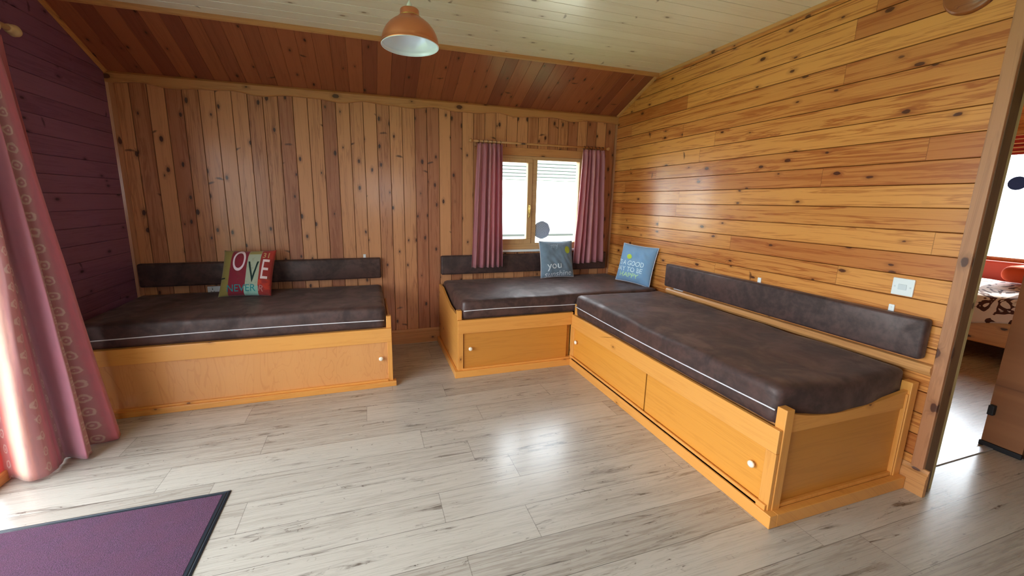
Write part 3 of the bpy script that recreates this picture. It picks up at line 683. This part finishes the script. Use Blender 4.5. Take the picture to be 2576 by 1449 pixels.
# ================================================================= CUSHIONS
def cushion_mat(name, kind):
    t = NT(name); uv = t.n('ShaderNodeTexCoord').outputs['UV']; U, V, _ = t.sep(uv)
    nz = t.noise(t.xyz(t.math('MULTIPLY', U, 9.), t.math('MULTIPLY', V, 9.), 0.), 1., 4)
    th = t.noise(t.xyz(t.math('MULTIPLY', U, 90.), t.math('MULTIPLY', V, 90.), 0.), 1., 3)
    if kind == 'love':
        x = t.n('ShaderNodeValToRGB'); x.color_ramp.interpolation = 'CONSTANT'; t.L(U, x.inputs[0]); e = x.color_ramp.elements
        st = [(0, '9a8a48'), (.20, '8c1c33'), (.52, 'b5bfa8'), (.76, 'a5302c')]
        while len(e) < 4: e.new(.5)
        for i, (p, c) in enumerate(st): e[i].position = p; e[i].color = lin(c)
        col = x.outputs[0]
        # worn blotches of red-orange at the lower right and a khaki band over the pale stripe
        lr = t.math('MULTIPLY', t.math('MULTIPLY', t.sstep(U, .76, .77), t.sstep(U, .995, .97)), t.math('MULTIPLY', t.sstep(V, .36, .30), t.sstep(V, .10, .14)))
        col = t.mix(t.math('MULTIPLY', lr, t.sstep(nz, .35, .6)), col, lin('d8402a'))
        tb = t.math('MULTIPLY', t.math('MULTIPLY', t.sstep(U, .525, .53), t.sstep(U, .76, .755)), t.sstep(V, .88, .89))
        col = t.mix(tb, col, lin('a99a5c'))
        mt = t.math('MULTIPLY', t.math('MULTIPLY', t.sstep(U, .50, .505), t.sstep(U, .77, .765)), t.sstep(V, .20, .19))
        col = t.mix(mt, col, lin('9fd0c0'))
        tr = t.math('MULTIPLY', t.sstep(U, .88, .9), t.sstep(V, .75, .8)); col = t.mix(t.math('MULTIPLY', tr, .6), col, lin('c43c2c'))
        col = t.mix(t.sstep(nz, .55, .75, 0., .35), col, lin('6c5a3c'))
    else:
        base = {'you': '6f8294', 'happy': '7ba4cc'}[kind]
        col = lin(base); col = t.mix(t.sstep(nz, .3, .7, 0., .25), col, lin('8fa6bd'))
    col = t.mix(t.sstep(th, .3, .7, 0., .12), col, lin('202830'))
    t.set(Base_Color=col, Roughness=.8, Sheen_Weight=.25); t.bump(t.math('ADD', th, t.math('MULTIPLY', nz, 3.)), .25, .003); return t.m
FRONT = {}
def pillow_pt(u, v, side, size, thick, seed, wr):
    """u,v in -1..1 -> local point (x right, y up, z out)"""
    e = (1-abs(u)**3.0)*(1-abs(v)**3.0); h = thick*max(0, e)**.55
    pin = 1 - .05*(1-u*u)*abs(v)**2 ; pin2 = 1 - .05*(1-v*v)*abs(u)**2
    x = u*size/2*pin2; y = v*size/2*pin
    z = side*h + wr*e*(noise.noise(Vector((u*2.2+seed, v*2.2, side)))*1.2 + .6*noise.noise(Vector((u*5+v*4+seed, (v-u)*1.5, side+3))))
    return Vector((x, y, z))
def cushion(label, kind, bottom, right, upv, size, thick, seed, wr, prints):
    right = Vector(right).normalized(); upv = Vector(upv).normalized(); out = right.cross(upv).normalized()
    c = Vector(bottom) + upv*size/2
    o = thing('cushion', bottom, label, 'cushion', 'scatter cushions on the benches')
    W3 = lambda p: c + right*p.x + upv*p.y + out*p.z
    bm = bmesh.new(); uvl = bm.loops.layers.uv.new('UVMap'); N = 44
    for side in (1, -1):
        G = [[bm.verts.new(W3(pillow_pt(-1+2*i/N, -1+2*j/N, side, size, thick/2, seed, wr))) for i in range(N+1)] for j in range(N+1)]
        for j in range(N):
            for i in range(N):
                q = [(i, j), (i+1, j), (i+1, j+1), (i, j+1)]
                if side < 0: q.reverse()
                f = bm.faces.new([G[b_][a] for a, b_ in q])
                for l, (a, b_) in zip(f.loops, q): l[uvl].uv = (a/N, b_/N)
    bmesh.ops.remove_doubles(bm, verts=bm.verts, dist=.0004)
    link('cover', bm, cushion_mat('cushion_cloth_'+kind, kind), o, smooth=True)
    if kind != 'love':
        b = new(); pts = []
        for k in range(4*12):
            q, r = divmod(k, 12); s = -1+2*r/12; u, v = ((s, -1), (1, s), (-s, 1), (-1, -s))[q]; pts.append(W3(pillow_pt(u, v, 1, size, thick/2, seed, 0)))
        tube(b, pts, .0028, 6, True); link('seam_piping', b, MAT['piping'], o, smooth=True)
    for (txt, u, v, h, wscale, colr, nm, rot) in prints:
        if txt == 'disc':
            m2 = bmesh.new(); bmesh.ops.create_circle(m2, cap_ends=True, segments=28, radius=h); bmesh.ops.scale(m2, verts=m2.verts, vec=(wscale, 1, 1))
        elif isinstance(txt, tuple):
            m2 = bmesh.new(); bmesh.ops.create_grid(m2, x_segments=2, y_segments=2, size=.5); bmesh.ops.scale(m2, verts=m2.verts, vec=(txt[0], txt[1], 1))
        else:
            cu = bpy.data.curves.new('t', 'FONT'); cu.body = txt; cu.size = h; cu.align_x = 'CENTER'; cu.align_y = 'CENTER'; cu.offset = .0008 if h < .08 else .0
            if nm == 'heavy_lettering': cu.offset = .002
            to = bpy.data.objects.new('t', cu); me = to.to_mesh(); m2 = bmesh.new(); m2.from_mesh(me); to.to_mesh_clear(); bpy.data.objects.remove(to); bpy.data.curves.remove(cu)
            bmesh.ops.scale(m2, verts=m2.verts, vec=(wscale, 1, 1))
        bmesh.ops.rotate(m2, verts=m2.verts, cent=(0, 0, 0), matrix=Matrix.Rotation(rot, 3, 'Z'))
        bmesh.ops.translate(m2, verts=m2.verts, vec=(u*size/2, v*size/2, 0))
        for ax in (0, 1):
            k = -size/2
            while k < size/2:
                no = (1, 0, 0) if ax == 0 else (0, 1, 0)
                bmesh.ops.bisect_plane(m2, geom=m2.verts[:]+m2.edges[:]+m2.faces[:], plane_co=(k, k, 0), plane_no=no); k += size/44
        for vt in m2.verts:
            uu, vv = vt.co.x/(size/2), vt.co.y/(size/2); uu, vv = max(-.97, min(.97, uu)), max(-.97, min(.97, vv))
            p = pillow_pt(uu, vv, 1, size, thick/2, seed, wr); p.z += .0016; vt.co = W3(p)
        link(nm, m2, plain('print_'+kind+'_'+colr, colr, .8), o)
    return o
LOVE = [('O', -.27, .44, .250, .50, 'f2dbe6', 'letter', 0), ('V', .29, -.06, .245, .52, '12302c', 'letter', 0), ('E', .72, .06, .235, .52, 'f2dce0', 'letter', -.03),
        ((.045, .010), -.86, -.26, 0, 1, '161a1c', 'letter_foot', 0), ('NEVER', -.10, -.70, .082, .86, '2f8f96', 'word', 0),
        ('31', .72, .70, .065, .9, 'c9a070', 'worn_number', 0), ('R', .64, -.72, .07, .9, 'c07a78', 'worn_letter', -.2)]
cushion('patchwork cushion with large OVE letters, leaning on the left backrest', 'love', (-.965, 3.545, .612), (1, -.10, 0.0), (.10, .38, .93), .385, .13, 3.1, .004, LOVE)
YOU = [('disc', .54, .50, .038, .8, 'b4bd3a', 'sun_print', 0), ('you', -.28, -.32, .105, 1.05, 'dfe8f2', 'word', .05), ('sunshine', -.02, -.80, .088, 1.0, 'dfe8f2', 'word', .05), ('my', -.22, .76, .07, 1.0, '9db0c4', 'faded_word', .1)]
cushion('grey-blue cushion with the word you, standing under the window', 'you', (1.828, 3.655, .627), (1, .03, 0), (-.03, .14, .96), .376, .12, 7.7, .012, YOU)
HAP = [('disc', -.30, .36, .024, 1.0, 'c2dc52', 'sun_print', 0), ("IT'S A GOOD", -.25, .02, .064, .88, 'cfe6f2', 'word', .02), ('DAY TO BE', -.22, -.30, .064, .95, 'cfe6f2', 'word', .02), ('HAPPY', -.12, -.60, .064, 1.1, 'b6dcae', 'word', 0)]
cushion('light blue cushion reading to be happy, leaning in the corner on the right wall', 'happy', (2.405, 3.215, .626), (.34, -.94, -.05), (.15, -.05, .95), .375, .12, 11.2, .016, HAP)

# ================================================================= LAMP
lx, ly, lz = .246, 2.32, 2.186
lamp = thing('pendant_lamp', (lx, ly, lz), 'copper pendant lamp with a white inside, hanging from the ceiling', 'lamp')
def copper():
    t = NT('brushed_copper'); o = t.n('ShaderNodeTexCoord').outputs['Object']; z = t.sep(o)[2]
    n = t.noise(t.xyz(0., 0., t.math('MULTIPLY', z, 400.)), 1., 2)
    t.set(Base_Color=t.mix(n, lin('c8754a'), lin('e59a70')), Metallic=.9, Roughness=.32); return t.m
P_ = [(.148, 0), (.1505, .001), (.150, .006), (.1465, .009), (.1455, .018), (.147, .023), (.1455, .03), (.143, .045), (.136, .064), (.125, .085), (.108, .107), (.088, .125), (.071, .137), (.062, .143), (.060, .148), (.052, .152), (.0495, .158), (.049, .182), (.046, .188), (.036, .191), (.012, .192)]
P_ = [(r_, h_*.925) for r_, h_ in P_]
b = new(); lathe(b, P_, (lx, ly, lz)); link('shade', b, copper(), lamp, smooth=True)
b = new(); lathe(b, [(.1485, .0005)] + [(r-.0025, h) for r, h in P_[2:-1]], (lx, ly, lz)); tube(b, [(lx+.1475*math.cos(2*math.pi*k/48), ly+.1475*math.sin(2*math.pi*k/48), lz-.0005) for k in range(48)], .0022, 6, True); link('shade_lining', b, plain('white_enamel', 'e8ecf2', .25, coat=.5), lamp, smooth=True)
b = new(); lathe(b, [(.0515, .1400), (.0530, .1420), (.0500, .1450)], (lx, ly, lz)); link('collar_ring', b, MAT['brass'], lamp, smooth=True)
b = new(); solid(b, [(.016, .174), (.016, .190), (.012, .202), (.006, .212), (.004, .218)], (lx, ly, lz), 'Z', 20); link('cord_grip', b, MAT['white'], lamp, smooth=True)
b = new(); solid(b, [(.0032, .205), (.0032, CEIL-lz-.01)], (lx, ly, lz), 'Z', 10); link('cord', b, MAT['white'], lamp, smooth=True)
b = new(); solid(b, [(.012, CEIL-lz-.03), (.032, CEIL-lz-.02), (.038, CEIL-lz-.001)], (lx, ly, lz), 'Z', 28); link('ceiling_rose', b, MAT['white'], lamp, smooth=True)
b = new(); solid(b, [(.014, .16), (.016, .145), (.017, .135), (.026, .12), (.030, .100), (.028, .084), (.020, .072), (.008, .067)], (lx, ly, lz), 'Z', 28); link('bulb', b, plain('pearl_bulb', 'f2f6f8', .15, coat=.6), lamp, smooth=True)

# ================================================================= MAT
mo = thing('door_mat', (-1.15, 1.25, 0), 'purple entrance mat with a black rubber edge on the floor by the patio doors', 'mat')
t = NT('purple_pile'); o_ = t.n('ShaderNodeTexCoord').outputs['Object']; n1 = t.noise(o_, 260., 3, .7); n2 = t.noise(o_, 12., 4); n3 = t.noise(o_, 60., 2)
c_ = t.mix(t.sstep(n1, .3, .7), lin('34142e'), lin('6c3560')); c_ = t.mix(t.sstep(n2, .35, .7, 0., .4), c_, lin('5e2644')); c_ = t.mix(t.sstep(n3, .76, .79, 0., .6), c_, lin('c9b2c4'))
t.set(Base_Color=c_, Roughness=.95, Sheen_Weight=.08); t.bump(n1, 1., .006)
mx0, mx1, my0, my1 = -1.60, -.685, .50, 2.0
b = new(); box(b, mx0+.028, mx1-.028, my0+.028, my1-.028, .001, .0085, .001); link('pile', b, t.m, mo)
b = new(); r_ = [(0, 0), (.0, .003), (.008, .006), (.012, .004), (.016, .007), (.028, .0075), (.030, 0)]
def frame_ring(bm, x0, x1, y0, y1, prof):
    R = []
    for d_, z in prof: R.append([bm.verts.new(q) for q in ((x0+d_, y0+d_, z), (x1-d_, y0+d_, z), (x1-d_, y1-d_, z), (x0+d_, y1-d_, z))])
    R.append(R[0])
    for a, b_ in zip(R, R[1:]):
        for k in range(4): bm.faces.new((a[k], a[(k+1) % 4], b_[(k+1) % 4], b_[k]))
frame_ring(b, mx0, mx1, my0, my1, r_); link('rubber_edge', b, plain('blue_black_rubber', '1c2732', .45), mo)

# ================================================================= PLAQUE and window ornaments
b = new(); prof = [(.001, -.020), (.07, -.022), (.078, -.016), (.088, -.020), (.096, -.012), (.10, 0)]
r = lathe(b, [(a, h) for a, h in prof], (XR, 1.215, 2.330), 'X', 48); cap(b, r[0]); cap(b, r[-1])
for v in b.verts: v.co.z = 2.330 + (v.co.z-2.330)*1.05
pl_ = link('wall_plaque', b, wood('burr_wood', '7a3c1c', 'a8622c', knot='4a2010', along='Y', knots=.9, arcs=.4, grain=1.), None, smooth=True, loc=(XR, 1.215, 2.33)); tag(pl_, 'round brown wooden plaque high on the right wall, cut by the top of the photo', 'plaque')
def disc_mat():
    t = NT('mandala_print'); o = t.n('ShaderNodeTexCoord').outputs['Object']; X, Y, Z = t.sep(o)
    a = t.math('ARCTAN2', Z, X); rr = t.math('SQRT', t.math('ADD', t.math('POWER', X, 2.), t.math('POWER', Z, 2.)))
    pet = t.math('SINE', t.math('MULTIPLY', a, 16.)); w = t.math('SINE', t.math('ADD', t.math('MULTIPLY', rr, 420.), t.math('MULTIPLY', pet, 1.4)))
    t.set(Base_Color=t.mix(t.sstep(w, -.2, .5), lin('6e7f9c'), lin('c6d2e2')), Roughness=.5); return t.m
b = new(); lathe(b, [(.001, -.004), (.088, -.004), (.092, -.002), (.088, 0), (.001, 0)], (1.722, D+.013, 1.10), 'Y', 40)
for v in b.verts:
    dx, dz = v.co.x-1.722, v.co.z-1.10; a = math.atan2(dz, dx); k = 1+.02*math.cos(a*8) if math.hypot(dx, dz) > .05 else 1; v.co.x = 1.722+dx*k; v.co.z = 1.10+dz*k
o = link('window_ornament', b, disc_mat(), None, loc=(1.722, D+.013, 1.10)); tag(o, 'round pale blue patterned ornament on the back window pane', 'ornament', 'round window ornaments')
b = new(); lathe(b, [(.001, -.004), (.07, -.004), (.072, -.002), (.07, 0), (.001, 0)], (XE+.015, 2.49, 1.66), 'X', 32)
o = link('window_ornament', b, plain('deep_blue_plastic', '2b4a86', .4), None, loc=(XE+.015, 2.49, 1.66)); tag(o, 'dark blue round ornament on the bright bedroom window', 'ornament', 'round window ornaments')

# ================================================================= BEDROOM
bed = thing('bed', (5.75, 2.1, 0), 'pine bed seen through the doorway, under the bright bedroom window', 'bed')
b = new(); box(b, 5.38, 5.42, 1.35, 3.30, .16, .46, .01)
link('side_board', b, wood('bed_pine', 'b98248', 'dba968', along='Y', knots=.2, vary=.1), bed)
for y in (1.40, 3.25):
    b = new(); box(b, 5.38, 5.45, y-.04, y+.04, 0, .52, .01); link('leg', b, MAT['trim_z'], bed)
    b = new(); box(b, 6.48, 6.55, y-.04, y+.04, 0, .9, .01); link('leg', b, MAT['trim_z'], bed)
b = new(); box(b, 5.44, 6.48, 1.38, 3.27, .30, .50, .04, 3); link('mattress', b, MAT['piping'], bed, smooth=True)
t = NT('red_paint'); t.set(Base_Color=lin('c4452c'), Roughness=.5)
b = new(); box(b, 6.50, 6.56, 1.3, 3.35, .30, .83, .02, 3); link('headboard', b, t.m, bed)
def duvet_mat():
    t = NT('swirl_print_cotton'); o = t.n('ShaderNodeTexCoord').outputs['Object']
    n = t.noise(o, 5.5, 2, .4, 2.2); w = t.math('PINGPONG', t.math('MULTIPLY', n, 5.), 1.)
    t.set(Base_Color=t.mix(t.sstep(w, .62, .72), lin('e6dcd6'), lin('4a2620')), Roughness=.8); return t.m
bm = bmesh.new(); G = []
for i in range(31):
    row = []
    for j in range(41):
        u, v = i/30, j/40; y = 1.33+1.98*v
        if u < .25: x, z = 5.362, .36 + .22*(u/.25) + .05*math.sin(v*9)*(1-u/.25)
        else: x, z = 5.362+1.08*(u-.25)/.75, .58+.07*math.sin((u-.25)/.75*math.pi)
        x += .012*math.sin(y*16)*(1-u) - .0; z += .02*noise.noise(Vector((x*4, y*4, 1)))
        row.append(bm.verts.new((x, y, z)))
    G.append(row)
for i in range(30):
    for j in range(40): bm.faces.new((G[i][j], G[i+1][j], G[i+1][j+1], G[i][j+1]))
o = link('duvet', bm, duvet_mat(), None, smooth=True, loc=(5.9, 2.3, .5)); s_ = o.modifiers.new('thickness', 'SOLIDIFY'); s_.thickness = .03; s_.offset = 1
tag(o, 'white duvet with dark brown swirls, lying on the pine bed', 'duvet')
t = NT('orange_cloth'); t.set(Base_Color=lin('e0582c'), Roughness=.8)
b = new(); box(b, 5.75, 6.2, 1.75, 2.15, .705, .86, .07, 4); o = link('pillow', b, t.m, None, smooth=True, loc=(5.97, 1.95, .705)); tag(o, 'orange pillow on the bed in the bedroom', 'pillow')
bl = thing('roman_blind', (XE-.03, 2.45, 2.1), 'red blind with pale stripes, gathered at the top of the bedroom window', 'blind')
t = NT('red_stripe_cloth'); z_ = t.sep(t.n('ShaderNodeTexCoord').outputs['Object'])[2]
t.set(Base_Color=t.mix(t.sstep(t.math('SINE', t.math('MULTIPLY', z_, 150.)), .6, .8), lin('a82a1c'), lin('e8c08c')), Roughness=.8)
b = new()
for k in range(4): box(b, XE-.05-.006*k, XE-.014, 1.62, 3.28, 1.955+.052*k, 2.005+.052*k, .008)
link('cloth', b, t.m, bl)
b = new(); box(b, XE-.06, XE-.002, 1.6, 3.3, 2.16, 2.2, .004); link('head_rail', b, MAT['trim_y'], bl)

# ================================================================= OUTSIDE
t = NT('mown_grass'); o_ = t.n('ShaderNodeTexCoord').outputs['Object']; n = t.noise(o_, 3., 6, .7)
t.set(Base_Color=t.mix(n, lin('5a7a48'), lin('98ae78')), Roughness=.9)
b = new(); box(b, -30, 34, -30, 34, -.42, -.32); o = struct(link('ground', b, t.m))
deck = thing('deck', (XL-1.2, 1.0, -.05), 'pale blue-grey timber deck outside the patio doors', 'deck')
b = new()
for k in range(16): box(b, XL-.09-.145*(k+1)+.005, XL-.09-.145*k, -2.4, 4.4, -.05, -.022, .003)
link('deck_boards', b, plain('painted_deck', 'a9c0c8', .5, nz=.15), deck)
b = new()
b.free(); gt = plain('grey_timber', '6b6f70', .8)
for y in (-2.3, 1.0, 4.3):
    b = new(); box(b, XL-2.35, XL-.12, y-.05, y+.05, -.32, -.05); link('joist', b, gt, deck)
cab = thing('neighbour_cabin', (2.5, D+5.2, -.32), 'white clad cabin with a louvred upper band outside the back window', 'cabin')
yw = D+5.0
b = new(); box(b, -3.5, 9, yw, yw+2.5, -.32, 1.87); link('wall', b, plain('white_cladding', 'f4f6f4', .6), cab)
b = new()
for k in range(8):
    z = 1.88+.075*k; box(b, -3.5, 9, yw-.03-.004*k, yw+.02, z, z+.062, .006)
link('louvre', b, plain('grey_green_louvre', '7a8a84', .5), cab)
b = new(); box(b, -3.5, 9, yw+.0, yw+2.5, 1.87, 2.5); link('upper_wall', b, plain('grey_cladding', '46524e', .7), cab)
b = new(); box(b, -3.7, 9.2, yw-.10, yw+2.6, 2.49, 2.6); link('roof', b, plain('grey_felt', '6b7376', .9), cab)
b = new(); box(b, -3.5, 9, yw-.06, yw-.0, .58, .63, .005); link('base_rail', b, plain('dark_rail', '2c3230', .7), cab)
b = new(); box(b, -4, 10, D+2.5, yw-.05, -.33, -.30); o = struct(link('ground_path', b, plain('pale_gravel', 'cfd2c4', .9, nz=.2)))

# tidy helper properties
for o in bpy.data.objects:
    if '_w' in o: del o['_w']
